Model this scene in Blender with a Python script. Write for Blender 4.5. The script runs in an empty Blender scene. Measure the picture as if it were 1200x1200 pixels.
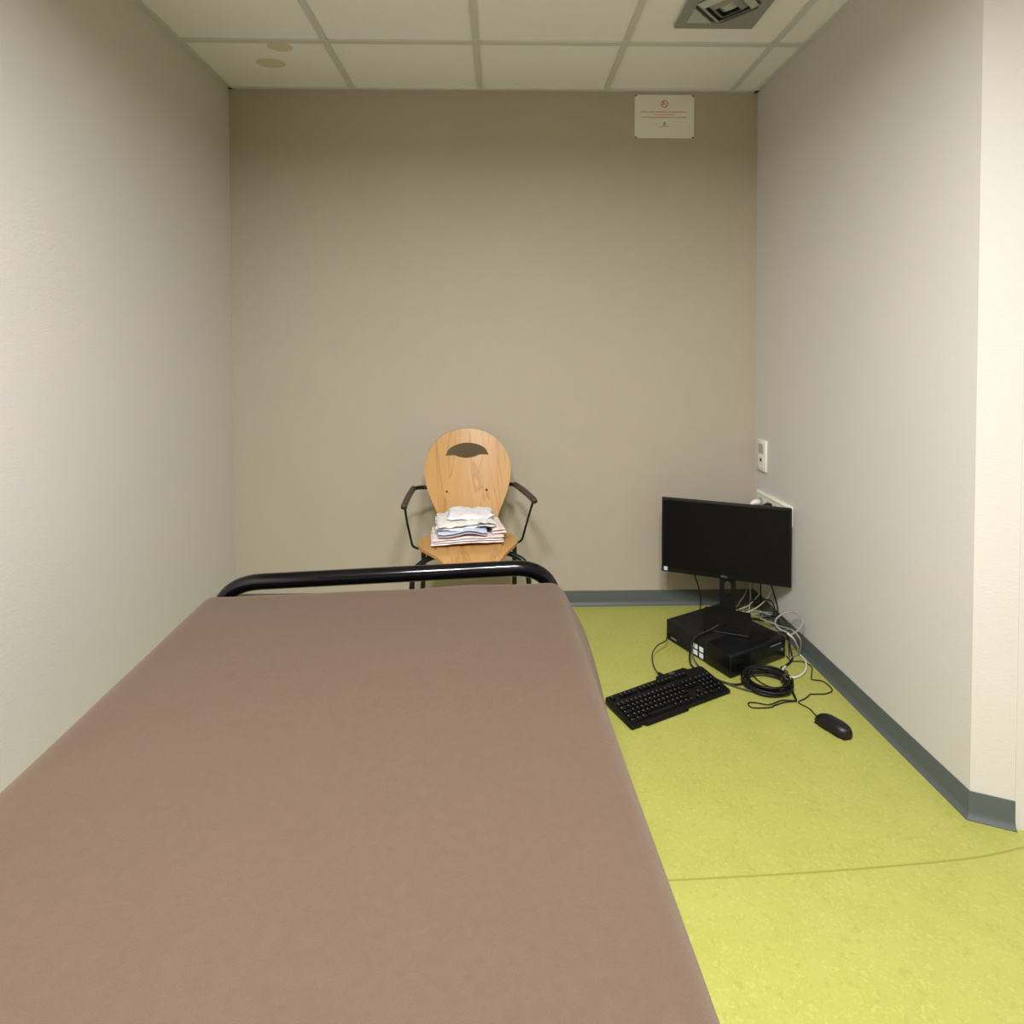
import bpy, bmesh, math, random
from mathutils import Vector, Matrix, noise
C = bpy.context.scene.collection
PI = math.pi

# ---------------------------------------------------------------- camera
CAM = Vector((0, 0, 1.2615))
PITCH, YAW, ROLL = .0238, .0186, -.0018
fwd = Vector((math.sin(YAW)*math.cos(PITCH), math.cos(YAW)*math.cos(PITCH), -math.sin(PITCH)))
rgt = Vector((math.cos(YAW), -math.sin(YAW), 0))
upv = rgt.cross(fwd)
r2 = rgt*math.cos(ROLL) + upv*math.sin(ROLL)
u2 = upv*math.cos(ROLL) - rgt*math.sin(ROLL)
cd = bpy.data.cameras.new('camera'); cam = bpy.data.objects.new('camera', cd); C.objects.link(cam)
M = Matrix.Identity(4)
for i in range(3):
    M[i][0] = r2[i]; M[i][1] = u2[i]; M[i][2] = -fwd[i]; M[i][3] = CAM[i]
cam.matrix_world = M
cd.sensor_width = 36; cd.lens = 36*681.43/1200; cd.clip_start = .02
cd.shift_y = -(600-421.28)/1200
bpy.context.scene.camera = cam

# ---------------------------------------------------------------- world and exposure
w = bpy.data.worlds.new('world'); bpy.context.scene.world = w; w.use_nodes = True
w.node_tree.nodes['Background'].inputs[0].default_value = (.9, .95, 1, 1)
w.node_tree.nodes['Background'].inputs[1].default_value = .05
vs = bpy.context.scene.view_settings
vs.view_transform = 'Standard'; vs.look = 'None'; vs.gamma = 1; vs.use_curve_mapping = False
vs.exposure = 0.08
LIGHTS = [  # ceiling luminaires of the room: centre x, y, size x, size y, power
    (.18, .22, .30, .30, 60.0),
    (-.30, .0, .30, .30, 72.0),
    (.50, -1.40, .56, .56, 6.0),
]
LCOL = (1.0, .985, 1.02)
H = 2.4745
for lx, ly, sx, sy, pw in LIGHTS:
    ld = bpy.data.lights.new('ceiling_lamp', 'AREA'); ld.shape = 'RECTANGLE'; ld.size = sx; ld.size_y = sy
    ld.spread = math.radians(170); ld.energy = pw; ld.color = LCOL
    lo = bpy.data.objects.new('ceiling_lamp', ld); C.objects.link(lo); lo.location = (lx, ly, H-.03)

# ---------------------------------------------------------------- materials
def srgb(r, g, b):
    f = lambda c: (c/255/12.92) if c/255 <= .04045 else ((c/255+.055)/1.055)**2.4
    return (f(r), f(g), f(b), 1)
def mat(name, col, rough=.6, spec=.5, metal=0, bump=None, mottle=None, sheen=0, coat=0, emit=None):
    m = bpy.data.materials.new(name); m.use_nodes = True
    nt = m.node_tree; b = nt.nodes['Principled BSDF']
    b.inputs['Base Color'].default_value = col; b.inputs['Roughness'].default_value = rough
    b.inputs['Specular IOR Level'].default_value = spec; b.inputs['Metallic'].default_value = metal
    b.inputs['Sheen Weight'].default_value = sheen; b.inputs['Coat Weight'].default_value = coat
    if emit:
        b.inputs['Emission Color'].default_value = emit[0]; b.inputs['Emission Strength'].default_value = emit[1]
    tc = nt.nodes.new('ShaderNodeTexCoord')
    if bump:   # (scale, strength, distance)
        n = nt.nodes.new('ShaderNodeTexNoise'); n.inputs['Scale'].default_value = bump[0]; n.inputs['Detail'].default_value = 3
        nt.links.new(tc.outputs['Object'], n.inputs['Vector'])
        bp = nt.nodes.new('ShaderNodeBump'); bp.inputs['Strength'].default_value = bump[1]; bp.inputs['Distance'].default_value = bump[2]
        nt.links.new(n.outputs['Fac'], bp.inputs['Height']); nt.links.new(bp.outputs['Normal'], b.inputs['Normal'])
    if mottle:  # (scale, colour2, lo, hi)
        n = nt.nodes.new('ShaderNodeTexNoise'); n.inputs['Scale'].default_value = mottle[0]; n.inputs['Detail'].default_value = 4
        nt.links.new(tc.outputs['Object'], n.inputs['Vector'])
        rp = nt.nodes.new('ShaderNodeMapRange'); rp.inputs[1].default_value = mottle[2]; rp.inputs[2].default_value = mottle[3]
        nt.links.new(n.outputs['Fac'], rp.inputs[0])
        mx = nt.nodes.new('ShaderNodeMix'); mx.data_type = 'RGBA'
        mx.inputs[6].default_value = col; mx.inputs[7].default_value = mottle[1]
        nt.links.new(rp.outputs[0], mx.inputs[0]); nt.links.new(mx.outputs[2], b.inputs['Base Color'])
    return m

def wall_mat(name, c1, c2):
    # vinyl wall covering with a fine woven grain
    m = mat(name, c1, .62, .35, mottle=(3.0, c2, .35, .65))
    nt = m.node_tree; b = nt.nodes['Principled BSDF']; tc = nt.nodes['Texture Coordinate']
    n = nt.nodes.new('ShaderNodeTexNoise'); n.inputs['Scale'].default_value = 170; n.inputs['Detail'].default_value = 2
    mp = nt.nodes.new('ShaderNodeMapping'); mp.inputs['Scale'].default_value = (.55, .55, 1.3)
    nt.links.new(tc.outputs['Object'], mp.inputs[0]); nt.links.new(mp.outputs[0], n.inputs['Vector'])
    bp = nt.nodes.new('ShaderNodeBump'); bp.inputs['Strength'].default_value = .35; bp.inputs['Distance'].default_value = .0016
    nt.links.new(n.outputs['Fac'], bp.inputs['Height']); nt.links.new(bp.outputs['Normal'], b.inputs['Normal'])
    return m

def floor_mat():
    m = mat('floor_vinyl', srgb(189, 191, 84), .42, .4)
    nt = m.node_tree; b = nt.nodes['Principled BSDF']; tc = nt.nodes['Texture Coordinate']; L = nt.links.new
    base = nt.nodes.new('ShaderNodeTexNoise'); base.inputs['Scale'].default_value = 9; base.inputs['Detail'].default_value = 5
    L(tc.outputs['Object'], base.inputs['Vector'])
    mr = nt.nodes.new('ShaderNodeMapRange'); mr.inputs[1].default_value = .35; mr.inputs[2].default_value = .65; L(base.outputs['Fac'], mr.inputs[0])
    m1 = nt.nodes.new('ShaderNodeMix'); m1.data_type = 'RGBA'
    m1.inputs[6].default_value = FC1; m1.inputs[7].default_value = FC2; L(mr.outputs[0], m1.inputs[0])
    last = m1.outputs[2]
    for sc, lo, hi, col, off, amt in ((85, .60, .68, FL1, 0, .6), (60, .60, .68, FL2, 13, .6), (150, .58, .68, FL1, 31, .5)):
        mp = nt.nodes.new('ShaderNodeMapping'); mp.inputs['Location'].default_value = (off, off, 0); L(tc.outputs['Object'], mp.inputs[0])
        n = nt.nodes.new('ShaderNodeTexNoise'); n.inputs['Scale'].default_value = sc; n.inputs['Detail'].default_value = 1.5
        n.inputs['Distortion'].default_value = .8
        L(mp.outputs[0], n.inputs['Vector'])
        r = nt.nodes.new('ShaderNodeMapRange'); r.inputs[1].default_value = lo; r.inputs[2].default_value = hi; r.inputs[4].default_value = amt
        L(n.outputs['Fac'], r.inputs[0])
        mx = nt.nodes.new('ShaderNodeMix'); mx.data_type = 'RGBA'; mx.inputs[7].default_value = col
        L(r.outputs[0], mx.inputs[0]); L(last, mx.inputs[6]); last = mx.outputs[2]
    L(last, b.inputs['Base Color'])
    bn = nt.nodes.new('ShaderNodeTexNoise'); bn.inputs['Scale'].default_value = 90; L(tc.outputs['Object'], bn.inputs['Vector'])
    bp = nt.nodes.new('ShaderNodeBump'); bp.inputs['Strength'].default_value = .25; bp.inputs['Distance'].default_value = .001
    L(bn.outputs['Fac'], bp.inputs['Height']); L(bp.outputs['Normal'], b.inputs['Normal'])
    return m
FC1, FC2, FL1, FL2 = srgb(164, 164, 84), srgb(159, 160, 78), srgb(176, 175, 100), srgb(150, 152, 72)

def wood_mat():
    m = mat('beech_ply', srgb(214, 170, 108), .38, .45)
    nt = m.node_tree; b = nt.nodes['Principled BSDF']; tc = nt.nodes['Texture Coordinate']; L = nt.links.new
    mp = nt.nodes.new('ShaderNodeMapping'); mp.inputs['Scale'].default_value = (6, .7, .7); L(tc.outputs['Object'], mp.inputs[0])
    n = nt.nodes.new('ShaderNodeTexNoise'); n.inputs['Scale'].default_value = 2.2; n.inputs['Detail'].default_value = 3; n.inputs['Distortion'].default_value = .6
    L(mp.outputs[0], n.inputs['Vector'])
    # growth rings: thin dark lines where the noise field crosses even steps
    mu = nt.nodes.new('ShaderNodeMath'); mu.operation = 'MULTIPLY'; mu.inputs[1].default_value = 5.0; L(n.outputs['Fac'], mu.inputs[0])
    fr = nt.nodes.new('ShaderNodeMath'); fr.operation = 'FRACT'; L(mu.outputs[0], fr.inputs[0])
    cr = nt.nodes.new('ShaderNodeValToRGB'); L(fr.outputs[0], cr.inputs[0])
    e = cr.color_ramp.elements; e[0].position = 0; e[0].color = srgb(160, 116, 66); e[1].position = .07; e[1].color = srgb(189, 147, 89)
    k = e.new(.8); k.color = srgb(184, 141, 84); k = e.new(1.0); k.color = srgb(172, 128, 74)
    L(cr.outputs[0], b.inputs['Base Color'])
    return m

WALL_BACK = wall_mat('wall_taupe', (.425, .372, .293, 1), (.415, .363, .286, 1))
WALL_SIDE = wall_mat('wall_light_beige', (.60, .575, .53, 1), (.588, .565, .52, 1))
WALL_ROOM = mat('room_wall_paint', srgb(190, 184, 176), .7)
CASING = mat('door_casing_paint', srgb(208, 202, 188), .5, bump=(60, .1, .001))
TILE = mat('ceiling_tile', (.87, .87, .91, 1), .9, .1, bump=(260, .5, .001), mottle=(5, (.855, .855, .895, 1), .35, .65))
TBAR = mat('ceiling_grid_metal', (.62, .625, .63, 1), .5, .4)
STAIN = mat('tile_stain', srgb(218, 208, 194), .9, .1)
BASEB = mat('baseboard_vinyl', srgb(80, 86, 84), .45, .45, bump=(40, .1, .001))
FLOOR = floor_mat()
SEAM = mat('seam_weld', srgb(142, 144, 64), .5)
BLANKET = mat('brown_fleece', (.074, .0475, .0320, 1), .95, .1, bump=(800, .7, .0012), mottle=(70, (.069, .0443, .0298, 1), .3, .7), sheen=.15)
BLANKET.node_tree.nodes['Principled BSDF'].inputs['Sheen Tint'].default_value = (.85, .68, .52, 1)
BLANKET.node_tree.nodes['Principled BSDF'].inputs['Sheen Roughness'].default_value = .6
MATTR = mat('mattress_cover', srgb(90, 110, 140), .6)
BLACKGLOSS = mat('black_enamel_tube', (.002, .002, .003, 1), .13, .38)
BLACKTUBE = mat('black_steel_tube', (.004, .004, .004, 1), .35, .35)
ARMPAD = mat('arm_pad', srgb(58, 50, 46), .5)
WOOD = wood_mat()
PLYEDGE = mat('ply_edge', srgb(180, 132, 80), .6)
DARKHOLE = mat('dark_screw', srgb(40, 28, 20), .5)
def cloth(name, c, c2=None): return mat(name, c, .95, .1, bump=(300, .5, .001), mottle=(40, c2 or c, .4, .6), sheen=.1)
CL_WHITE = cloth('white_cotton', srgb(226, 226, 226), srgb(218, 219, 224))
CL_CREAM = cloth('cream_cotton', srgb(218, 216, 208), srgb(224, 222, 219))
CL_BLUE = cloth('pale_blue_cotton', srgb(180, 195, 214), srgb(188, 201, 216))
CL_PINK = cloth('pink_white_cotton', srgb(228, 215, 209), srgb(222, 202, 196))
CL_MAUVE = cloth('mauve_lining', srgb(176, 158, 170))
PLASTIC = mat('black_plastic', (.006, .006, .006, 1), .42, .25)
PLASTIC2 = mat('black_textured_steel', (.011, .011, .010, 1), .6, .2, bump=(500, .3, .0005))
GLOSS = mat('black_gloss_plastic', (.004, .004, .005, 1), .28, .3)
SCREEN = mat('dark_lcd_screen', (.004, .004, .004, 1), .38, .14)
KEYS = mat('key_black', (.004, .004, .004, 1), .36, .28)
LEGEND = mat('key_legend', srgb(150, 152, 158), .5)
GREYMARK = mat('grey_marking', srgb(120, 122, 124), .4)
WHITEST = mat('white_sticker', srgb(222, 228, 230), .5)
BLUEST = mat('pale_blue_sticker', srgb(176, 200, 214), .5)
CABLEB = mat('black_cable_rubber', (.006, .006, .006, 1), .45, .3)
CABLED = mat('dark_grey_cable', srgb(62, 62, 58), .5)
CABLEG = mat('grey_cable', srgb(140, 138, 128), .5)
CABLEW = mat('white_cable', srgb(206, 204, 190), .5)
VELCRO = mat('brown_velcro', srgb(60, 38, 34), .9)
SOCKET = mat('white_plastic', srgb(232, 228, 214), .35)
SOCKD = mat('socket_recess_grey', srgb(170, 168, 158), .5)
DARK = mat('dark_gap', (.035, .036, .045, 1), .7)
PAPER = mat('sign_white_board', srgb(222, 218, 208), .5)
RED = mat('red_print', srgb(206, 84, 76), .6)
GREYP = mat('grey_print', srgb(120, 116, 116), .6)
PIN = mat('black_pin', (.02, .018, .015, 1), .4)
VENTM = mat('vent_painted_metal', srgb(142, 141, 142), .45, .5)
VENTL = mat('vent_blade_light', srgb(176, 182, 176), .45, .5)
LAMPG = mat('lamp_diffuser', (1, 1, 1, 1), .5, emit=((1, .965, .9, 1), 1.5))

# ---------------------------------------------------------------- helpers
def tag(o, label=None, cat=None, group=None, kind=None):
    if label: o['label'] = label
    if cat: o['category'] = cat
    if group: o['group'] = group
    if kind: o['kind'] = kind
    return o
def empty(name, loc=(0, 0, 0), rz=0, label=None, cat=None, group=None):
    o = bpy.data.objects.new(name, None); C.objects.link(o); o.location = loc; o.rotation_euler = (0, 0, rz)
    o.empty_display_size = .05
    return tag(o, label, cat, group)
def link(name, bm, mats, parent=None, smooth=False, angle=None):
    me = bpy.data.meshes.new(name)
    bmesh.ops.recalc_face_normals(bm, faces=bm.faces)
    bm.to_mesh(me); bm.free()
    for m in (mats if isinstance(mats, (list, tuple)) else [mats]): me.materials.append(m)
    if smooth:
        for p in me.polygons: p.use_smooth = True
        if angle: me.set_sharp_from_angle(angle=math.radians(angle))
    o = bpy.data.objects.new(name, me); C.objects.link(o)
    if parent: o.parent = parent
    return o
def box(bm, x0, x1, y0, y1, z0, z1, bev=0, seg=2, mi=0, mx=None):
    vs_ = [bm.verts.new((x, y, z)) for x in (x0, x1) for y in (y0, y1) for z in (z0, z1)]
    idx = [(0, 1, 3, 2), (4, 6, 7, 5), (0, 4, 5, 1), (2, 3, 7, 6), (0, 2, 6, 4), (1, 5, 7, 3)]
    fs = [bm.faces.new([vs_[i] for i in f]) for f in idx]
    if bev:
        es = list({e for f in fs for e in f.edges})
        r = bmesh.ops.bevel(bm, geom=es, offset=bev, segments=seg, affect='EDGES', profile=.5)
        fs = [f for f in set(r['faces']) | set(fs) if f.is_valid]
    for f in fs: f.material_index = mi
    if mx is not None:
        bmesh.ops.transform(bm, matrix=mx, verts=list({v for f in fs for v in f.verts}))
    return fs
def prism(bm, pts, z0, z1, mi=0, bev=0):
    a = [bm.verts.new((x, y, z0)) for x, y in pts]; b = [bm.verts.new((x, y, z1)) for x, y in pts]
    n = len(pts); fs = [bm.faces.new(a), bm.faces.new(b)]
    fs += [bm.faces.new([a[i], a[(i+1) % n], b[(i+1) % n], b[i]]) for i in range(n)]
    if bev:
        es = [e for e in fs[1].edges] + [e for e in fs[0].edges]
        bmesh.ops.bevel(bm, geom=es, offset=bev, segments=2, affect='EDGES')
    for f in fs:
        if f.is_valid: f.material_index = mi
    return fs
def catmull(P, n=8, closed=False):
    P = [Vector(p) for p in P]; out = []; N = len(P)
    rng = range(N if closed else N-1)
    for i in rng:
        g = (lambda k: P[k % N]) if closed else (lambda k: P[min(max(k, 0), N-1)])
        a, b, c, d = g(i-1), g(i), g(i+1), g(i+2)
        for k in range(n):
            t = k/n
            out.append(.5*((2*b) + (c-a)*t + (2*a-5*b+4*c-d)*t*t + (3*b-a-3*c+d)*t**3))
    if not closed: out.append(P[-1])
    return out
def sweep(bm, pts, r, seg=10, closed=False, caps=True, mi=0):
    P = [Vector(p) for p in pts]; N = len(P); rings = []
    T = []
    for i in range(N):
        if closed: t = P[(i+1) % N]-P[i-1]
        else: t = P[min(i+1, N-1)]-P[max(i-1, 0)]
        T.append(t.normalized())
    nrm = T[0].orthogonal().normalized()
    for i in range(N):
        nrm = (nrm - T[i]*nrm.dot(T[i]))
        nrm = nrm.normalized() if nrm.length > 1e-6 else T[i].orthogonal().normalized()
        bn = T[i].cross(nrm); rr = r[i] if isinstance(r, (list, tuple)) else r
        rings.append([bm.verts.new(P[i] + (nrm*math.cos(2*PI*k/seg) + bn*math.sin(2*PI*k/seg))*rr) for k in range(seg)])
    fs = []
    for i in range(N if closed else N-1):
        a, b = rings[i], rings[(i+1) % N]
        for k in range(seg): fs.append(bm.faces.new([a[k], a[(k+1) % seg], b[(k+1) % seg], b[k]]))
    if caps and not closed: fs.append(bm.faces.new(rings[0])); fs.append(bm.faces.new(rings[-1]))
    for f in fs: f.material_index = mi
def rounded(P, rad, n=6):
    # polyline with its inner corners rounded by radius-like cut rad
    P = [Vector(p) for p in P]; out = [P[0]]
    for i in range(1, len(P)-1):
        a = (P[i-1]-P[i]); b = (P[i+1]-P[i]); d = min(rad, a.length*.49, b.length*.49)
        s, e = P[i]+a.normalized()*d, P[i]+b.normalized()*d
        for k in range(n+1):
            t = k/n; out.append(s*(1-t)**2 + P[i]*2*t*(1-t) + e*t*t)
    out.append(P[-1]); return out
def cyl(bm, x, y, z0, z1, r, seg=24, mi=0, r1=None):
    r1 = r if r1 is None else r1
    a = [bm.verts.new((x+r*math.cos(2*PI*k/seg), y+r*math.sin(2*PI*k/seg), z0)) for k in range(seg)]
    b = [bm.verts.new((x+r1*math.cos(2*PI*k/seg), y+r1*math.sin(2*PI*k/seg), z1)) for k in range(seg)]
    fs = [bm.faces.new(a), bm.faces.new(b)]+[bm.faces.new([a[k], a[(k+1) % seg], b[(k+1) % seg], b[k]]) for k in range(seg)]
    for f in fs: f.material_index = mi
    return fs
def text_obj(name, s, size, m, parent, mx, ext=.0003):
    cu = bpy.data.curves.new(name, 'FONT'); cu.body = s; cu.size = size; cu.extrude = ext; cu.align_x = 'CENTER'; cu.align_y = 'CENTER'
    t = bpy.data.objects.new(name+'_c', cu); C.objects.link(t)
    dg = bpy.context.evaluated_depsgraph_get(); me = bpy.data.meshes.new_from_object(t.evaluated_get(dg))
    bpy.data.objects.remove(t); bpy.data.curves.remove(cu)
    me.materials.clear(); me.materials.append(m)
    o = bpy.data.objects.new(name, me); C.objects.link(o); o.parent = parent; o.matrix_local = mx
    return o

# ---------------------------------------------------------------- room shell
XL, ZB = -1.2801, 2.7911
def WX(y): return 1.2312 + .0141*(ZB-y)
YC = 1.5022; XC = WX(YC)
sd = Vector((.085, -.036)).normalized()          # direction of the splayed return
P2 = Vector((XC, YC)) + sd*.096
P3 = P2 + sd*.07
XE, YE = 2.3, -2.6
def S(o): o['kind'] = 'structure'; return o
bm = bmesh.new(); prism(bm, [(XL-.1, YE-.1), (XE+.1, YE-.1), (XE+.1, ZB+.1), (XL-.1, ZB+.1)], -.08, 0); S(link('floor', bm, FLOOR))
# ceiling slab with its lay-in tiles (each a slightly raised panel between the bars)
bm = bmesh.new(); prism(bm, [(XL-.1, YE-.1), (XE+.1, YE-.1), (XE+.1, ZB+.1), (XL-.1, ZB+.1)], H+.004, H+.08); S(link('ceiling', bm, TILE))
GX = [-.6992+.6*i for i in range(-1, 6)]; GY = [2.3591-.6*i for i in range(0, 9)]
bm = bmesh.new()
for x in GX:
    if x > XL+.03 and x < XE:
        y1 = ZB if x < 1.22 else 1.2
        box(bm, x-.0125, x+.0125, YE, y1, H-.003, H+.006)
for y in GY:
    x1 = WX(y) if y > YC else XE
    box(bm, XL, x1, y-.0125, y+.0125, H-.0035, H+.006)
S(link('trim_1', bm, TBAR))
bm = bmesh.new()   # wall angle round the ceiling edge
box(bm, XL, XL+.02, YE, ZB, H-.004, H+.005); box(bm, XL, WX(ZB), ZB-.02, ZB, H-.004, H+.005)
prism(bm, [(WX(ZB)-.02, ZB), (WX(ZB), ZB), (XC, YC), (XC-.02, YC)], H-.004, H+.005)
S(link('trim_2', bm, TBAR))
bm = bmesh.new(); box(bm, XL-.1, 1.9, ZB, ZB+.1, 0, H+.05); S(link('wall_back', bm, WALL_BACK))
bm = bmesh.new(); box(bm, XL-.1, XL, YE, ZB, 0, H+.05); S(link('wall_left', bm, WALL_SIDE))
bm = bmesh.new()   # right wall with splayed return
far = Vector((XE, P3.y + (XE-P3.x)*sd.y/sd.x))
prism(bm, [(WX(ZB), ZB), (XC, YC), (P3.x, P3.y), (XE+.1, far.y), (XE+.1, ZB)], 0, H+.05); S(link('wall_right', bm, WALL_SIDE))
nn = Vector((sd.y, -sd.x))                       # outward (towards the room)
nn = nn if nn.y < 0 else -nn
bm = bmesh.new(); q = [P2, P2+sd*.9, P2+sd*.9+nn*.0022, P2+nn*.0022]
prism(bm, [(v.x, v.y) for v in q], 0, H); S(link('trim_3', bm, WALL_SIDE))
bm = bmesh.new(); box(bm, XE, XE+.1, YE, far.y+.1, 0, H+.05); S(link('wall_room_right', bm, WALL_ROOM))
bm = bmesh.new(); box(bm, XL-.1, XE+.1, YE-.1, YE, 0, H+.05); S(link('wall_room_rear', bm, WALL_ROOM))
# baseboards: cove profile swept along the walls
def baseboard(name, path, hb=.071):
    prof = [(0, 0), (.0165, 0), (.0165, .002), (.012, .006), (.0068, .013), (.0045, .021), (.004, hb-.004), (.0025, hb), (0, hb)]
    bm = bmesh.new(); P = [Vector(p) for p in path]; rows = []
    for i, p in enumerate(P):
        ns = []
        for a, b in ((i-1, i), (i, i+1)):
            if 0 <= a and b < len(P):
                d = (P[b]-P[a]).normalized(); ns.append(Vector((d.y, -d.x)))
        n = sum(ns, Vector((0, 0))).normalized(); n = n/max(.3, n.dot(ns[0]))
        rows.append([bm.verts.new((p.x+n.x*a, p.y+n.y*a, z)) for a, z in prof])
    for i in range(len(rows)-1):
        for k in range(len(prof)): bm.faces.new([rows[i][k], rows[i][(k+1) % len(prof)], rows[i+1][(k+1) % len(prof)], rows[i+1][k]])
    bm.faces.new(rows[0]); bm.faces.new(rows[-1])
    return S(link(name, bm, BASEB, smooth=True, angle=25))
e = .0003
baseboard('baseboard_back', [(XL+.006, ZB-e), (WX(ZB)-.006, ZB-e)])
baseboard('baseboard_right', [(WX(ZB)-e, ZB-.004), (XC-e, YC), (P2.x, P2.y)])
baseboard('baseboard_left', [(XL+e, YE), (XL+e, ZB-.004)])
# floor seam (heat-welded joint)
bm = bmesh.new(); pp = catmull([(-1.2, 1.30, 0), (.375, 1.334, 0), (1.065, 1.37, 0), (1.31, 1.406, 0)], 8)
pa = [bm.verts.new((p.x, p.y-.0022, .0006)) for p in pp]; pb = [bm.verts.new((p.x, p.y+.0022, .0006)) for p in pp]
for i in range(len(pp)-1): bm.faces.new([pa[i], pa[i+1], pb[i+1], pb[i]])
S(link('trim_4', bm, SEAM))

# faint water rings on a ceiling tile: a material stain with its own outline
for i, (x, y, a, b) in enumerate([(-.988, 2.55, .062, .044), (-.897, 2.412, .05, .04)]):
    bm = bmesh.new(); vv = [bm.verts.new((x+a*math.cos(t*PI/18)*(1+.02*math.sin(3*t)), y+b*math.sin(t*PI/18), H+.0036)) for t in range(36)]
    bm.faces.new(vv); S(link('trim_%d' % (5+i), bm, STAIN))

# ceiling lights (behind the camera)
for lx, ly, sx, sy, pw in LIGHTS:
    t = empty('ceiling_light', (lx, ly, H), 0, 'square ceiling light ' + ('over the foot half of the bed' if lx < 0 else 'over the floor to the right of the bed' if ly > 0 else 'at the rear of the room'), 'ceiling light')
    bm = bmesh.new(); a, b = sx/2+.015, sy/2+.015
    for s in (-1, 1):
        box(bm, min(s*a, s*(a-.015)), max(s*a, s*(a-.015)), -b, b, -.022, .003); box(bm, -a, a, min(s*b, s*(b-.015)), max(s*b, s*(b-.015)), -.021, .003)
    link('frame', bm, TBAR, t)
    bm = bmesh.new(); box(bm, -a+.015, a-.015, -b+.015, b-.015, -.012, .003); link('diffuser', bm, LAMPG, t)

# ---------------------------------------------------------------- ceiling air diffuser
vt = empty('air_vent', (.807, 2.074, H-.004), 0, 'square grey metal air diffuser set in the ceiling near the right wall', 'vent')
bm = bmesh.new(); hw = .149; hi = .112
for s in (-1, 1):
    box(bm, min(s*hw, s*hi), max(s*hw, s*hi), -hw, hw, -.008, .004, .001, 1)
    box(bm, -hi, hi, min(s*hw, s*hi), max(s*hw, s*hi), -.008, .004, .001, 1)
link('frame', bm, VENTM, vt)
bm = bmesh.new(); box(bm, -hi, hi, -hi, hi, .0005, .003); link('backing', bm, mat('vent_backing_dark_blue', (.05, .052, .075, 1), .7), vt)
for sx, sy in ((-1, 1), (1, 1), (-1, -1), (1, -1)):   # flat corner triangles
    bm = bmesh.new(); c0 = Vector((sx*hi, sy*hi))
    m_ = .092
    prism(bm, [(sx*hi, sy*hi), (sx*(hi-m_), sy*hi), (sx*hi, sy*(hi-m_))], -.007, -.001)
    link('corner_plate', bm, VENTL if sx < 0 else VENTM, vt)
for k, (ro, ri, zo, zi) in enumerate([(.112, .084, -.004, -.018), (.080, .048, -.004, -.022), (.046, .004, -.004, -.024)]):
    bm = bmesh.new()                               # diamond-shaped sloping louvre rings
    A = [bm.verts.new((ro*math.cos(j*PI/2), ro*math.sin(j*PI/2), zo)) for j in range(4)]
    B = [bm.verts.new((ri*math.cos(j*PI/2), ri*math.sin(j*PI/2), zi)) for j in range(4)]
    A2 = [bm.verts.new((v.co.x*1.0, v.co.y*1.0, v.co.z+.002)) for v in A]; B2 = [bm.verts.new((v.co.x, v.co.y, v.co.z+.002)) for v in B]
    for j in range(4):
        n = (j+1) % 4
        bm.faces.new([A[j], A[n], B[n], B[j]]); bm.faces.new([A2[j], A2[n], B2[n], B2[j]])
        bm.faces.new([A[j], A[n], A2[n], A2[j]]); bm.faces.new([B[j], B[n], B2[n], B2[j]])
    link('louvre', bm, VENTL if k != 1 else VENTM, vt)

# ---------------------------------------------------------------- bed
BR = .045
bed = empty('hospital_bed', (-.298, 1.472, 0), BR, 'black tube framed single bed with a raised foot rail, covered by a brown blanket', 'bed')
bm = bmesh.new(); zr = .659; yr = .068; hwR = .445
sweep(bm, rounded([(-hwR, yr, .17), (-hwR, yr, zr-.019), (hwR, yr, zr+.005), (hwR, yr, .17)], .115, 12), .0205, 20); link('foot_rail', bm, BLACKGLOSS, bed, True)
bm = bmesh.new()
for s in (-1, 1): box(bm, s*.40-.02, s*.40+.02, -1.95, yr+.012, .36, .41, .004)
for y in (-1.9, -1.3, -.65, -.05): box(bm, -.42, .42, y-.02, y+.02, .37, .40, .003)
box(bm, -.445, .445, yr-.014, yr+.014, .365, .4, .004)
link('frame', bm, BLACKTUBE, bed)
for sx in (-1, 1):
    for y in (yr, -1.88):
        bm = bmesh.new(); x = sx*(hwR if y > 0 else .40)
        cyl(bm, x, y, .0, .4 if y < 0 else .18, .02, 16); link('leg', bm, BLACKTUBE, bed, True, 40)
bm = bmesh.new(); box(bm, -.425, .425, -1.95, -.015, .41, .612, .045, 4); link('mattress', bm, MATTR, bed, True, 50)

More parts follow.
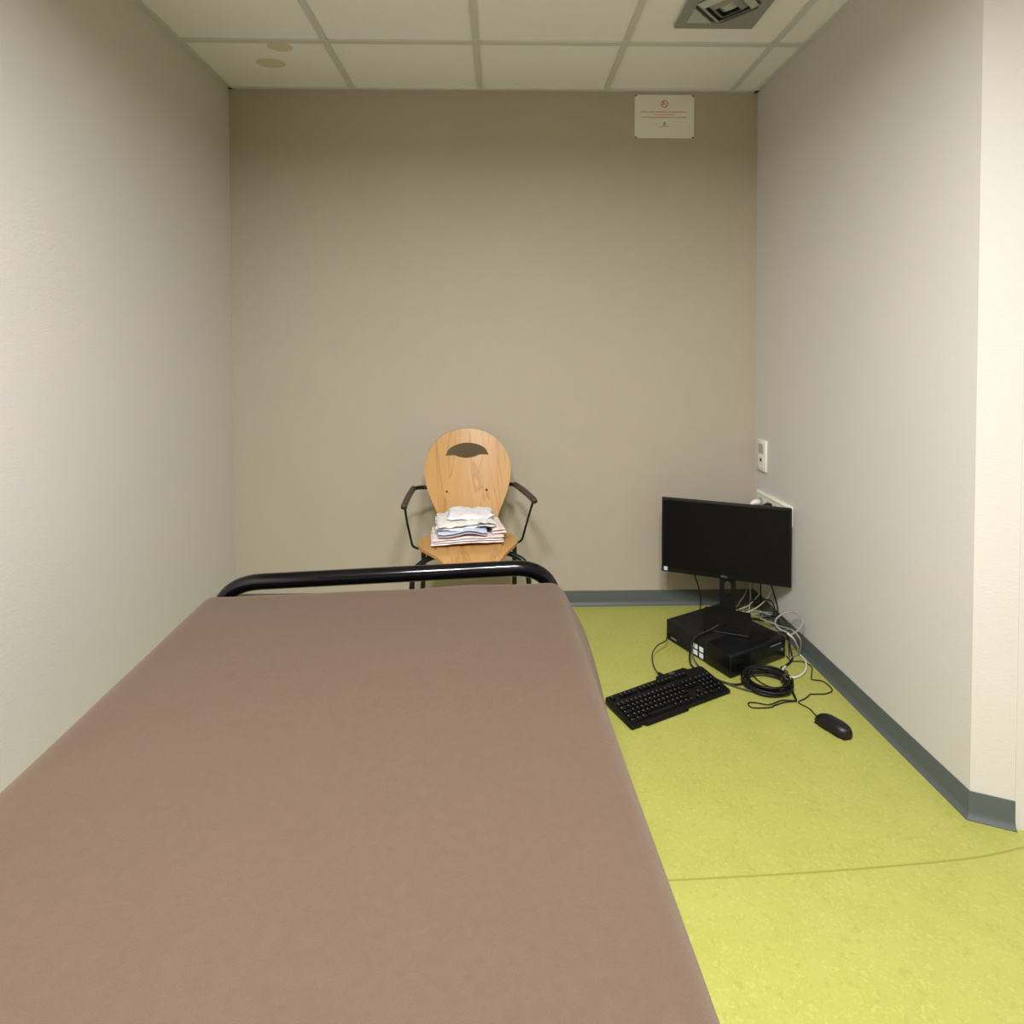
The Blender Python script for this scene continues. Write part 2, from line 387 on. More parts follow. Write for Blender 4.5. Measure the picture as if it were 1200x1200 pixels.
# blanket
def smooth01(t): t = min(1, max(0, t)); return t*t*(3-2*t)
def hang(s, W, R, fl):
    # s: distance from centre along the cloth (>=0); returns outward position, drop
    if s <= W-R: return s, 0
    a = (s-(W-R))/R
    if a <= PI/2: return W-R+R*math.sin(a), R*(1-math.cos(a))
    d = (s-(W-R)-R*PI/2); return W + fl*d, R + d*math.sqrt(max(0, 1-fl*fl))
bm = bmesh.new(); W_, R_, L_ = .457, .05, 1.98; HS, HF = .40, .26
smax = W_-R_+R_*PI/2+HS; tmax = R_*PI/2+HF
NX, NY = 150, 220; TOP = .643
grid = []
for j in range(NY+1):
    t = -L_ + (L_+tmax-R_)*j/NY if True else 0      # t<=-R: on top, beyond: foot edge
    row = []
    for i in range(NX+1):
        s = -smax + 2*smax*i/NX; sg = 1 if s >= 0 else -1
        # along the length
        if t <= -R_: y, dy = t, 0
        else: y, dy = hang(t+R_+1-R_+0, 1, R_, .03); y = y-1
        g = math.exp(-((t+.06)/.38)**2) if sg > 0 else 0.25*math.exp(-((t+.1)/.3)**2)
        x, dx = hang(abs(s), W_, R_, .02)
        x += smooth01((dx-.012)/.15)*(.010 + .046*g)
        d = max(dx, dy) if min(dx, dy) < .002 else (dx**4+dy**4)**.25
        p = Vector((sg*x, y, TOP-d+.006*sg*x/.45))
        # cloth undulation
        und = .006*noise.noise(Vector((s*2.1, t*1.7, 3))) + .0025*noise.noise(Vector((s*7, t*6, 9)))
        p.z += und*(1 if d < .04 else .3)
        hangw = smooth01((dx-.05)/.2)
        p.x += sg*hangw*(.006*math.sin(t*9+.6*math.sin(t*4)) + .008*noise.noise(Vector((t*5, s*2, 1))))
        hf = smooth01((dy-.05)/.2)
        p.y += hf*.008*math.sin(s*14)
        p.z += .006*math.exp(-((abs(s)-.38)/.05)**2)*noise.noise(Vector((t*6, sg, 5)))
        row.append(bm.verts.new(p))
    grid.append(row)
for j in range(NY):
    for i in range(NX): bm.faces.new([grid[j][i], grid[j][i+1], grid[j+1][i+1], grid[j+1][i]])
bl = link('blanket', bm, BLANKET, None, True)
bl.location = (-.298, 1.492, 0); bl.rotation_euler = (0, 0, BR)
tag(bl, 'plain brown fleece blanket spread over the whole bed', 'blanket')
so = bl.modifiers.new('s', 'SOLIDIFY'); so.thickness = .005; so.offset = 1

# ---------------------------------------------------------------- chair
CR = math.radians(8)
ch = empty('armchair', (-.137, 2.375, 0), CR, 'wooden shell chair with egg shaped back and black tube arms against the back wall', 'chair')
def outline(pts, n=8): return [(p.x, p.y) for p in catmull([(x, y, 0) for x, y in pts], n, True)]
# backrest: ply shell with handle slot
half = [(0, .884), (.055, .878), (.105, .859), (.150, .822), (.180, .772), (.191, .715), (.184, .655), (.166, .600), (.143, .548), (.122, .500), (.104, .455)]
hc = catmull([(-half[1][0], half[1][1], 0)] + [(x, z, 0) for x, z in half], 5)[5:]
R_out = [(p.x, p.y) for p in hc]
out = R_out + [(-x, z) for x, z in reversed(R_out) if x > 1e-6]
slotU = [(x, .769 + .053*math.sqrt(max(0, 1-(abs(x)/.0975)**1.9))) for x in [-.0975+.0975*2*k/16 for k in range(17)]]
def slo(x): return .769 if abs(x) > .055 else .769-.0135*(math.cos(x/.055*PI/2))**.8
slot = slotU + [(x, slo(x)) for x in [.0975-.0975*2*k/18 for k in range(1, 18)]]
def backy(x, z): return .150 + (z-.45)*.29 - .9*x*x - .10*smooth01((.50-z)/.1)*.25
def shell(name, out, slot, f, th, m, edge, parent, flip=False):
    bm = bmesh.new(); vo = [bm.verts.new((x, z, 0)) for x, z in out]; eo = [bm.edges.new((vo[i], vo[(i+1) % len(vo)])) for i in range(len(vo))]
    es = list(eo)
    if slot:
        vi = [bm.verts.new((x, z, 0)) for x, z in slot]; es += [bm.edges.new((vi[i], vi[(i+1) % len(vi)])) for i in range(len(vi))]
    bmesh.ops.triangle_fill(bm, edges=es, use_beauty=True)
    if slot:
        for fc in list(bm.faces):     # nothing may fill the slot
            c = fc.calc_center_median(); inside = False; n = len(slot); k = n-1
            for i in range(n):
                (xi, yi), (xk, yk) = slot[i], slot[k]
                if (yi > c.y) != (yk > c.y) and c.x < (xk-xi)*(c.y-yi)/(yk-yi)+xi: inside = not inside
                k = i
            if inside: bm.faces.remove(fc)
    xs = [-.18+.02*k for k in range(19)]
    for x in xs: bmesh.ops.bisect_plane(bm, geom=bm.verts[:]+bm.edges[:]+bm.faces[:], plane_co=(x, 0, 0), plane_no=(1, 0, 0))
    zs = sorted({round(min(p[1] for p in out)+.03*k, 3) for k in range(1, 16)})
    for z in zs: bmesh.ops.bisect_plane(bm, geom=bm.verts[:]+bm.edges[:]+bm.faces[:], plane_co=(0, z, 0), plane_no=(0, 1, 0))
    front = bm.faces[:]
    bnd = [e for e in bm.edges if e.is_boundary]
    mp = {v: bm.verts.new(v.co) for v in bm.verts[:]}
    for fc in front: bm.faces.new([mp[v] for v in reversed(fc.verts)])
    side = [bm.faces.new([e.verts[0], e.verts[1], mp[e.verts[1]], mp[e.verts[0]]]) for e in bnd]
    for s_ in side: s_.material_index = 1
    fr = set(mp.keys())
    for v in fr: v.co = f(v.co.x, v.co.y, 0)
    for v in mp.values(): v.co = f(v.co.x, v.co.y, th)
    return link(name, bm, [m, edge], parent, True, 35)
shell('backrest', out, slot, lambda x, z, t: Vector((x+.016, backy(x, z)+t, z)), .011, WOOD, PLYEDGE, ch)
# seat
sh = [(0, -.208), (.092, -.208), (.100, -.200), (.150, -.120), (.190, -.055), (.203, -.012), (.198, .04), (.17, .10), (.135, .145), (.11, .165), (0, .168)]
sc = []
for i in range(len(sh)-1):
    if 2 < i < 9:
        seg_ = catmull([sh[i-1], sh[i], sh[i+1], sh[min(i+2, 10)]] and [(a, b, 0) for a, b in (sh[i-1], sh[i], sh[i+1], sh[min(i+2, 10)])], 4)[4:8]
        sc += [(p.x, p.y) for p in seg_]
    else: sc.append(sh[i])
sc.append(sh[-1])
seat_out = sc + [(-x, y) for x, y in reversed(sc) if x > 1e-6]
def seatz(x, y, t): return Vector((x, y, .452 - t + .25*x*x*.6 - .03*smooth01((-.13-y)/.09)*.6))
shell('seat', seat_out, None, seatz, .012, WOOD, PLYEDGE, ch)
for x, z in ((-.083, .618), (.093, .620)):
    bm = bmesh.new(); cyl(bm, 0, 0, -.003, .004, .0045, 14); o = link('screw', bm, DARKHOLE, ch, True, 40)
    o.rotation_euler = (PI/2, 0, 0); o.location = (x+.005, backy(x, z)+.001, z)
for x in (-.135, .135):
    bm = bmesh.new(); cyl(bm, 0, 0, -.003, .0012, .004, 14); o = link('screw', bm, DARKHOLE, ch, True, 40)
    p = seatz(x, -.06, 0); o.location = (x, -.06, p.z+.0005)
for s in (-1, 1):
    bm = bmesh.new()   # front leg: leaves the seat underside, arches out and drops
    sweep(bm, rounded([(s*.10, -.05, .428), (s*.165, -.085, .428), (s*.222, -.125, .405), (s*.232, -.135, .28), (s*.245, -.16, .006)], .06, 8), .0105, 12); link('leg', bm, BLACKTUBE, ch, True)
    bm = bmesh.new()
    sweep(bm, rounded([(s*.10, .02, .427), (s*.18+.008, .06, .427), (s*.195+.014, .10, .40), (s*.20+.018, .16, .25), (s*.215+.018, .24, .006)], .05, 8), .0105, 12); link('leg', bm, BLACKTUBE, ch, True)
    bm = bmesh.new()   # arm tube: from behind the back outwards and forwards
    sweep(bm, rounded([(s*.08, .212, .600), (s*.13, .212, .632), (s*.19, .212, .638), (s*.222, .185, .640), (s*.254, -.09, .642)], .03, 6), .0085, 12)
    link('arm_tube', bm, BLACKTUBE, ch, True)
    bm = bmesh.new(); sweep(bm, rounded([(s*.224, .17, .643), (s*.240, .04, .648), (s*.2555, -.10, .644), (s*.2555, -.108, .638)], .03, 6), [.0125]*0 or .0125, 12)
    link('arm_pad', bm, ARMPAD, ch, True)
    bm = bmesh.new()
    sweep(bm, rounded([(s*.254, -.095, .640), (s*.246, -.03, .555), (s*.226, .012, .445), (s*.205, .015, .434), (s*.15, .0, .434)], .02, 6), .0045, 10)
    link('arm_strut', bm, BLACKTUBE, ch, True)
    bm = bmesh.new()   # back upright
    sweep(bm, rounded([(s*.08, .02, .43), (s*.08, .175, .43), (s*.08, .195, .50), (s*.08, .2125, .604)], .04, 6), .009, 12)
    link('back_upright', bm, BLACKTUBE, ch, True)
bm = bmesh.new(); sweep(bm, [(-.17, -.05, .428), (.17, -.05, .428)], .009, 12); sweep(bm, [(-.17, .02, .427), (.17, .02, .427)], .009, 12); link('cross_bar', bm, BLACKTUBE, ch, True)

# ---------------------------------------------------------------- folded cloths on the chair (things of their own)
cm = Matrix.Translation((-.137, 2.375, 0)) @ Matrix.Rotation(CR, 4, 'Z')
def folded(name, x, y, z, w, d, layers, lt, rot, seed, mats, label, amp=.004, crumple=0, group=None, lift=None, taper=0):
    # stack of folded plies; each ply is a soft slab, doubled round at its front fold
    rnd = random.Random(seed); bm = bmesh.new(); zz = 0
    for k in range(layers):
        wk = w*(1-taper*k)*(1+rnd.uniform(-.03, .03)); dk = d*(1+rnd.uniform(-.05, .03)); ox = rnd.uniform(-.006, .006); oy = rnd.uniform(-.004, .006)
        nx, nr = 40, 14; rings = []
        t = lt*rnd.uniform(.85, 1.15)
        for i in range(nx+1):
            u = -1+2*i/nx; ring = []
            endr = (1-abs(u)**14)**.5
            tt = max(.0015, t*(.55+.45*endr))
            # cross-section in y/z: stadium
            for a in range(nr*2):
                ang = 2*PI*a/(nr*2); cy = math.cos(ang); sz = math.sin(ang)
                yy = (abs(cy)**.5)*(1 if cy > 0 else -1)*dk/2; zc = (abs(sz)**.7)*(1 if sz > 0 else -1)*tt/2
                px = u*wk/2+ox
                q = Vector((px*14+seed, yy*14, k*.7+seed))
                wave = amp*noise.noise(q) + crumple*(noise.noise(q*2.1)+.6*noise.noise(q*4.7))
                lf = lift(px, yy) if lift else 0
                ring.append(bm.verts.new((px + (crumple*1.2+.0025)*noise.noise(q*1.7+Vector((5, 5, zc*60))), yy+oy + (crumple*1.5+.002)*noise.noise(q*1.9+Vector((9, 2, zc*60))), zz+t/2+zc+max(wave, -.0015*(k == 0))*(k+1)/layers*(1 if k else .5)+lf)))
            rings.append(ring)
        for i in range(nx):
            for a in range(nr*2):
                f = bm.faces.new([rings[i][a], rings[i][(a+1) % (nr*2)], rings[i+1][(a+1) % (nr*2)], rings[i+1][a]]); f.material_index = min(k, len(mats)-1) if len(mats) > 1 else 0
        for rg in (rings[0], rings[-1]):
            f = bm.faces.new(rg); f.material_index = min(k, len(mats)-1) if len(mats) > 1 else 0
        zz += t*.93
    o = link(name, bm, mats, None, True, 60)
    o.matrix_world = cm @ Matrix.Translation((x, y, z)) @ Matrix.Rotation(rot, 4, 'Z')
    return tag(o, label, 'cloth', group), zz
bump_ = lambda x, y: .014*math.exp(-((x-.0)/.06)**2)
G_ = 'folded baby cloths on the chair'
_, h1 = folded('folded_cloth', -.005, .035, .462, .295, .19, 3, .0098, .0, 3, [CL_PINK, CL_WHITE, CL_PINK], 'pink and white folded cloth at the bottom of the pile on the chair seat', .003, .0035, G_, lambda x, y: .004*math.exp(-((x-.01)/.07)**2), .03)
_, h2 = folded('folded_cloth', -.022, .028, .462+h1+.003, .20, .18, 2, .0125, -.02, 8, [CL_MAUVE, CL_BLUE], 'pale blue folded cloth with mauve edge in the middle of the pile', .003, .002, G_, lambda x, y: .012*math.exp(-((x-.02)/.045)**2), 0)
_, h2b = folded('folded_cloth', .118, .045, .462+h1+.003, .060, .16, 2, .013, .05, 21, [CL_PINK], 'small crumpled pink white cloth at the right end of the pile', .004, .006, G_, None, .1)
zt = .462+h1+h2+.006
_, h3 = folded('folded_cloth', -.012, .038, zt, .245, .18, 2, .0165, .03, 14, [CL_WHITE, CL_CREAM], 'white crumpled folded cloth lying over the pale blue one', .006, .013, G_, lambda x, y: .009*math.exp(-((x-.06)/.04)**2)-.003*math.exp(-((x+.05)/.03)**2), .05)
_, h4 = folded('folded_cloth', .012, .055, zt+h3+.002, .18, .13, 1, .016, -.04, 33, [CL_WHITE], 'white crumpled cloth on the very top of the pile', .007, .015, G_, None, .08)

# ---------------------------------------------------------------- computer base unit
PA = 2.0491
Fp = Vector((.862, 2.148)); dl = Vector((math.cos(PA), math.sin(PA))); dr = Vector((math.sin(PA), -math.cos(PA)))
# local frame: origin at the near corner, +x along the right face, +y along the left face
pc = empty('desktop_computer', (Fp.x, Fp.y, 0), math.atan2(dr.y, dr.x), 'flat black desktop computer lying on the green floor under the monitor', 'computer')
WR, WL, HP = .320, .345, .090
bm = bmesh.new(); box(bm, .004, WR-.004, .02, WL, .004, HP-.002, .004, 2); link('case', bm, PLASTIC2, pc, True, 30)
bm = bmesh.new(); box(bm, 0, WR, 0, .125, .0015, HP, .009, 3)
link('front_bezel', bm, GLOSS, pc, True, 30)
for x, y in ((.03, .03), (WR-.03, .03), (.03, WL-.03), (WR-.03, WL-.03)):
    bm = bmesh.new(); cyl(bm, x, y, 0, .006, .01, 14); link('rubber_foot', bm, PLASTIC, pc)
bm = bmesh.new()
for k in range(9): box(bm, .11+.012*k, .116+.012*k, -.0006, .001, .03, .068)
link('vent_grille', bm, PLASTIC2, pc)
bm = bmesh.new(); box(bm, .225, .29, -.0012, .001, .068, .0715, .0005, 1); tag(link('drive_slot', bm, GREYMARK, pc), 'grey strip along the edge of the drive slot')
bm = bmesh.new(); cyl(bm, 0, 0, -.001, .0015, .006, 16); o = link('power_button', bm, mat('power_button_grey', srgb(96, 112, 122), .4), pc); o.rotation_euler = (PI/2, 0, 0); o.location = (.295, 0, .042)
bm = bmesh.new()      # four-pane logo sticker on the left side
for a in (0, 1):
    for b in (0, 1): box(bm, .0025, .0045, .138+.030*a, .158+.033*a, .012+.025*b, .030+.025*b)
tag(link('logo_sticker', bm, WHITEST, pc), 'white four pane logo sticker')
bm = bmesh.new(); box(bm, .0025, .0045, .285, .315, .017, .023); link('name_plate', bm, GREYMARK, pc)

# ---------------------------------------------------------------- monitor
mdir = Vector((.494, -.200)).normalized(); ma = math.atan2(mdir.y, mdir.x)
mc = Vector((.973, 2.503))
mon = empty('monitor', (mc.x, mc.y, HP), ma, 'black flat widescreen monitor switched off, standing on the desktop computer', 'monitor')
MW, z0, z1 = .533, .238-HP, .574-HP
bm = bmesh.new(); box(bm, -MW/2, MW/2, 0, .02, z0, z1, .003, 2); link('housing', bm, PLASTIC, mon, True, 30)
bm = bmesh.new(); box(bm, -.20, .20, .018, .034, z0+.13, z1-.05, .012, 3); link('rear_cover', bm, PLASTIC, mon, True, 30)
bm = bmesh.new(); box(bm, -MW/2+.009, MW/2-.009, -.0008, .001, z0+.021, z1-.009); link('screen', bm, SCREEN, mon)
mx = Matrix.Translation((0, -.0006, z0+.011)) @ Matrix.Rotation(PI/2, 4, 'X')
text_obj('brand_mark', 'DELL', .012, GREYMARK, mon, mx)
bm = bmesh.new(); box(bm, -MW/2+.010, -MW/2+.026, -.0016, .0002, z0+.007, z0+.024); tag(link('sticker', bm, BLUEST, mon), 'tiny pale blue and white sticker in the lower left corner')
bm = bmesh.new()    # stand column with cable hole
zc0, zc1 = .008, z0+.12
yb = .046; SX = .015
def slab_hole(bm, x0, x1, y0, y1, za, zb_, hx, ha, hb_):
    o_ = [(x0, za), (x1, za), (x1, zb_), (x0, zb_)]
    hole = [(SX+hx*math.cos(t), hb_+hx*math.sin(t)) for t in [PI*k/8 for k in range(9)]] + [(SX+hx*math.cos(t), ha+hx*math.sin(t)) for t in [PI+PI*k/8 for k in range(9)]]
    vo = [bm.verts.new((a, y0, b)) for a, b in o_]; vi = [bm.verts.new((a, y0, b)) for a, b in hole]
    es = [bm.edges.new((vo[i], vo[(i+1) % 4])) for i in range(4)] + [bm.edges.new((vi[i], vi[(i+1) % len(vi)])) for i in range(len(vi))]
    bmesh.ops.triangle_fill(bm, edges=es, use_beauty=True)
    for fc in list(bm.faces):
        c = fc.calc_center_median()
        if abs(c.x-SX) < hx*.9 and ha-hx*.3 < c.z < hb_+hx*.3 and all(v in vi for v in fc.verts): bm.faces.remove(fc)
    r = bmesh.ops.extrude_face_region(bm, geom=bm.faces[:])
    for g in r['geom']:
        if isinstance(g, bmesh.types.BMVert): g.co.y = y1
slab_hole(bm, SX-.034, SX+.034, yb-.03, yb-.008, zc0, zc1, .013, z0-.066, z0-.026)
link('stand_column', bm, PLASTIC, mon)
bm = bmesh.new(); box(bm, -.05, .05, .018, .037, z0+.08, z0+.2, .004); link('mounting_plate', bm, PLASTIC, mon)
bm = bmesh.new(); prism(bm, [(-.070, -.200), (.100, -.200), (.108, -.192), (.110, .012), (.102, .02), (-.072, .02), (-.080, .012), (-.078, -.192)], .0006, .009, 0, .002); link('stand_base', bm, PLASTIC, mon)
bm = bmesh.new(); box(bm, -.066, .096, -.2013, -.2003, .004, .0066); link('base_front_edge', bm, CABLED, mon)

# ---------------------------------------------------------------- keyboard
KA = .4468
kb = empty('keyboard', (.424, 1.866, 0), KA, 'black full size computer keyboard lying on the green floor beside the bed', 'keyboard')
def kz(y): return .012 + .018*y/.15
bm = bmesh.new()
kout = [(.003, .0), (.04, -.001), (.048, .004), (.062, -.007), (.240, -.007), (.252, .002), (.447, .002), (.453, .008), (.453, .142), (.447, .15), (.385, .15), (.378, .168), (.245, .168), (.238, .15), (.005, .15), (0, .145), (0, .006)]
a = [bm.verts.new((x, y, .002+.010*max(0, y)/.15)) for x, y in kout]; b = [bm.verts.new((x, y, kz(y))) for x, y in kout]
n = len(kout); bm.faces.new(a); top = bm.faces.new(b)
for i in range(n): bm.faces.new([a[i], a[(i+1) % n], b[(i+1) % n], b[i]])
bmesh.ops.bevel(bm, geom=list(top.edges), offset=.0025, segments=2, affect='EDGES')
link('body', bm, PLASTIC, kb, True, 30)
for x in (.05, .40):
    bm = bmesh.new(); box(bm, x-.015, x+.015, .125, .135, .0, .012, .001, 1); link('foot', bm, PLASTIC, kb)
    bm = bmesh.new(); box(bm, x-.01, x+.01, .008, .018, .0, .004, .001, 1); link('foot', bm, PLASTIC, kb)
def keymesh(wk, dk):
    bm = bmesh.new(); hk = .0085; i_ = .0022
    a = [bm.verts.new(p) for p in ((0, 0, 0), (wk, 0, 0), (wk, dk, 0), (0, dk, 0))]
    b = [bm.verts.new(p) for p in ((i_, i_*.6, hk), (wk-i_, i_*.6, hk), (wk-i_, dk-i_*1.2, hk), (i_, dk-i_*1.2, hk))]
    bm.faces.new(a); f = bm.faces.new(b)
    for i in range(4): bm.faces.new([a[i], a[(i+1) % 4], b[(i+1) % 4], b[i]])
    bmesh.ops.bevel(bm, geom=list(f.edges), offset=.001, segments=2, affect='EDGES')
    x0, y0 = i_+.0022, dk-i_*1.2-.0048
    if wk < .1:
        v = [bm.verts.new(p) for p in ((x0, y0, hk+.0002), (x0+.0026, y0, hk+.0002), (x0+.0026, y0+.003, hk+.0002), (x0, y0+.003, hk+.0002))]
        g = bm.faces.new(v); g.material_index = 1
    me = bpy.data.meshes.new('key'); bmesh.ops.recalc_face_normals(bm, faces=bm.faces); bm.to_mesh(me); bm.free()
    me.materials.append(KEYS); me.materials.append(LEGEND); return me
U = .0188; KD = .0172; cache = {}; slope = math.atan(.018/.15); kcount = 0; rest = []
def key(x, y, wu=1.0, du=1.0):
    global kcount
    k = (wu, du)
    if k not in cache: cache[k] = keymesh(wu*U-.0012, KD+(du-1)*.019)
    if kcount < 100:
        o = bpy.data.objects.new('key', cache[k]); C.objects.link(o); o.parent = kb
        o.location = (x, y, kz(y)-.0006); o.rotation_euler = (slope, 0, 0)
    else: rest.append((cache[k], x, y))
    kcount += 1
RY = [.010, .029, .048, .067, .086, .122]
x0 = .012
def rowk(y, ws, x=x0):
    for wu in ws: key(x, y, wu); x += wu*U
rowk(RY[0], [1.25, 1.25, 1.25, 6.25, 1.25, 1.25, 1.25, 1.25])
rowk(RY[1], [1.25]+[1]*11+[2.75])
rowk(RY[2], [1.75]+[1]*12+[1.25])
rowk(RY[3], [1.5]+[1]*12+[1.5])
rowk(RY[4], [1]*13+[2])
key(x0, RY[5])
for g_ in range(3): rowk(RY[5], [1]*4, x0+U*(2+4.5*g_))
xn = x0+U*15+.008
rowk(RY[5], [1]*3, xn); rowk(RY[4], [1]*3, xn); rowk(RY[3], [1]*3, xn); rowk(RY[0], [1]*3, xn); key(xn+U, RY[1])
xp = xn+U*3+.008
rowk(RY[4], [1]*4, xp); rowk(RY[3], [1]*3, xp); rowk(RY[2], [1]*3, xp); rowk(RY[1], [1]*3, xp); rowk(RY[0], [2, 1], xp)
key(xp+3*U, RY[2], 1, 2.0); key(xp+3*U, RY[0], 1, 2.0)
if rest:
    bm = bmesh.new()
    for me, x, y in rest:
        nb = bmesh.new(); nb.from_mesh(me); nb.transform(Matrix.Translation((x, y, kz(y)-.0006)) @ Matrix.Rotation(slope, 4, 'X'))
        tmp = bpy.data.meshes.new('t'); nb.to_mesh(tmp); nb.free(); bm.from_mesh(tmp); bpy.data.meshes.remove(tmp)
    o = link('key', bm, [KEYS, LEGEND], kb); o['kind'] = 'stuff'
text_obj('brand_mark', 'DELL', .011, GREYMARK, kb, Matrix.Translation((.312, .157, kz(.157)+.0006)) @ Matrix.Rotation(slope, 4, 'X'), .0002)
kinv = Matrix.Rotation(-KA, 4, 'Z') @ Matrix.Translation((-.424, -1.866, 0))
def cable(name, pts, r, m, label=None, parent=None, inv=None, seg=8, cat='cable', group=None):
    P = []
    for p in pts:
        p = Vector(p); p.z = max(p.z, r+.0006)
        lim = WX(p.y) - (.021 if p.z < .08 else .004) - r
        p.x = min(p.x, lim); P.append(p)
    P = catmull(P, 7)
    for p in P:
        p.z = max(p.z, r+.0004); p.x = min(p.x, WX(p.y) - (.018 if p.z < .08 else .003) - r)
    if inv: P = [inv @ p for p in P]
    bm = bmesh.new(); sweep(bm, P, r, seg); o = link(name, bm, m, parent, True)
    if label: tag(o, label, cat, group)
    return o
cable('cord', [(.618, 2.118, .022), (.61, 2.14, .02), (.592, 2.168, .018), (.59, 2.228, .02), (.599, 2.275, .035), (.634, 2.321, .045), (.677, 2.364, .04), (.732, 2.475, .02), (.86, 2.56, .01)], .0022, CABLEB, None, kb, kinv)
bm = bmesh.new(); sweep(bm, [kinv @ Vector(p) for p in ((.609, 2.141, .02), (.6075, 2.144, .02), (.594, 2.163, .0185), (.5925, 2.166, .0185))], [.004, .0065, .0065, .004], 12); link('strain_relief', bm, PLASTIC, kb, True)

# ---------------------------------------------------------------- mouse
MA = math.atan2(1.802-1.912, 1.116-1.056)        # long axis points to the palm end
mo = empty('computer_mouse', (1.087, 1.860, 0), MA, 'black computer mouse on the green floor near the right baseboard', 'mouse')
bm = bmesh.new(); rings = []; NM = 26
for i in range(NM+1):
    u = -1+2*i/NM; x = u*.060
    wd = .031*(max(0, 1-abs(u)**3.2))**.5*(1+.05*u) - .0022*math.exp(-((u-.0)/.3)**2)
    hh = .036*(max(0, 1-abs((u-.12)/1.12)**2.6))**.55
    rings.append([bm.verts.new((x, wd*math.copysign(abs(math.cos(t))**.8, math.cos(t)), .003+max(0, hh)*abs(math.sin(t))**.85)) for t in [PI*k/18 for k in range(19)]])
for i in range(NM):
    for k in range(18): bm.faces.new([rings[i][k], rings[i][k+1], rings[i+1][k+1], rings[i+1][k]])
    bm.faces.new([rings[i][0], rings[i+1][0], rings[i+1][18], rings[i][18]])
bmesh.ops.remove_doubles(bm, verts=bm.verts, dist=.00005)
link('shell', bm, mat('mouse_plastic', (.008, .007, .007, 1), .4, .35), mo, True)
bm = bmesh.new(); box(bm, -.052, .052, -.024, .024, 0, .004, .0015, 1); link('base', bm, PLASTIC, mo)
bm = bmesh.new(); cyl(bm, 0, 0, -.0035, .0035, .009, 20); o = link('scroll_wheel', bm, CABLED, mo, True, 40); o.rotation_euler = (PI/2, 0, 0); o.location = (-.034, 0, .0245)
minv = (Matrix.Translation((1.087, 1.860, 0)) @ Matrix.Rotation(MA, 4, 'Z')).inverted()
cable('cord', [(1.062, 1.905, .012), (1.063, 1.925, .008), (1.063, 1.965, .004), (1.044, 1.999, .004), (1.076, 2.019, .004), (1.102, 2.038, .004), (1.112, 2.046, .004), (1.165, 2.047, .004), (1.198, 2.062, .004), (1.208, 2.082, .004), (1.206, 2.109, .004), (1.196, 2.129, .004), (1.167, 2.136, .004), (1.174, 2.155, .004), (1.210, 2.218, .004), (1.207, 2.245, .004), (1.19, 2.262, .004), (1.158, 2.266, .004), (1.161, 2.30, .010), (1.175, 2.331, .03), (1.182, 2.36, .06), (1.15, 2.44, .04)], .0019, CABLEB, None, mo, minv)

# ---------------------------------------------------------------- loose cables
cable('cable', [(1.042, 2.006, .004), (1.001, 2.002, .004), (.953, 1.984, .004), (.932, 1.973, .004), (.875, 1.972, .004), (.862, 1.986, .004), (.869, 1.999, .006), (.896, 2.0, .004), (.925, 1.983, .008), (.948, 1.987, .009), (.989, 2.008, .007), (1.014, 2.007, .007), (1.036, 2.0, .010)], .0019, CABLEB, 'thin black cable folded in a flat loop on the floor in front of the coil')
cable('cable', [(.958, 2.419, .102), (.927, 2.377, .101), (.832, 2.315, .098), (.784, 2.288, .096), (.752, 2.262, .082), (.740, 2.250, .035), (.745, 2.232, .006), (.772, 2.182, .006), (.82, 2.128, .006), (.858, 2.108, .006), (.895, 2.110, .008)], .0036, CABLEB, 'dark cable running from the monitor stand down over the computer corner')
cable('cable', [(.90, 2.372, .101), (.84, 2.326, .098), (.789, 2.297, .095), (.765, 2.286, .075), (.757, 2.262, .03), (.775, 2.21, .005), (.812, 2.142, .005), (.865, 2.090, .006), (.905, 2.063, .008)], .0028, CABLED, 'dark grey cable beside the black one between computer and keyboard')
cable('cable', [(1.126, 2.245, .125), (1.154, 2.252, .1), (1.188, 2.286, .05), (1.208, 2.315, .012), (1.209, 2.299, .006), (1.205, 2.255, .006), (1.175, 2.199, .006), (1.131, 2.159, .006), (1.099, 2.15, .006), (1.079, 2.172, .006), (1.086, 2.200, .008), (1.108, 2.222, .008)], .0036, CABLEW, 'white network cable lying in a curve on the floor by the baseboard')
cable('cable', [(1.161, 2.3, .098), (1.132, 2.33, .104), (1.122, 2.34, .122), (1.131, 2.34, .143), (1.165, 2.34, .164), (1.193, 2.33, .172), (1.205, 2.3, .168), (1.204, 2.28, .15), (1.183, 2.27, .127), (1.140, 2.255, .112)], .0036, CABLEG, 'pale grey cable standing in a round loop at the computer rear corner')
cable('cable', [(1.10, 2.44, .096), (1.146, 2.36, .100), (1.161, 2.3, .116), (1.166, 2.27, .119), (1.18, 2.25, .097), (1.200, 2.29, .03), (1.196, 2.31, .006), (1.171, 2.292, .006), (1.150, 2.275, .006)], .0032, CABLEG, 'grey cable hanging off the rear corner of the computer to the floor')
cable('power_cable', [(1.133, 2.475, .275), (1.163, 2.47, .227), (1.195, 2.5, .163), (1.208, 2.5, .115), (1.199, 2.48, .088), (1.191, 2.44, .065), (1.187, 2.38, .062), (1.176, 2.335, .05), (1.172, 2.30, .01), (1.158, 2.27, .006), (1.122, 2.235, .006), (1.086, 2.215, .006)], .0034, CABLEB, 'black power cable hanging from the right half of the monitor')
cable('video_cable', [(.868, 2.575, .27), (.876, 2.6, .218), (.895, 2.62, .175), (.918, 2.66, .122), (.932, 2.68, .073), (.925, 2.67, .03), (.90, 2.65, .008)], .0028, CABLEB, 'thin black cable hanging from the left half of the monitor')
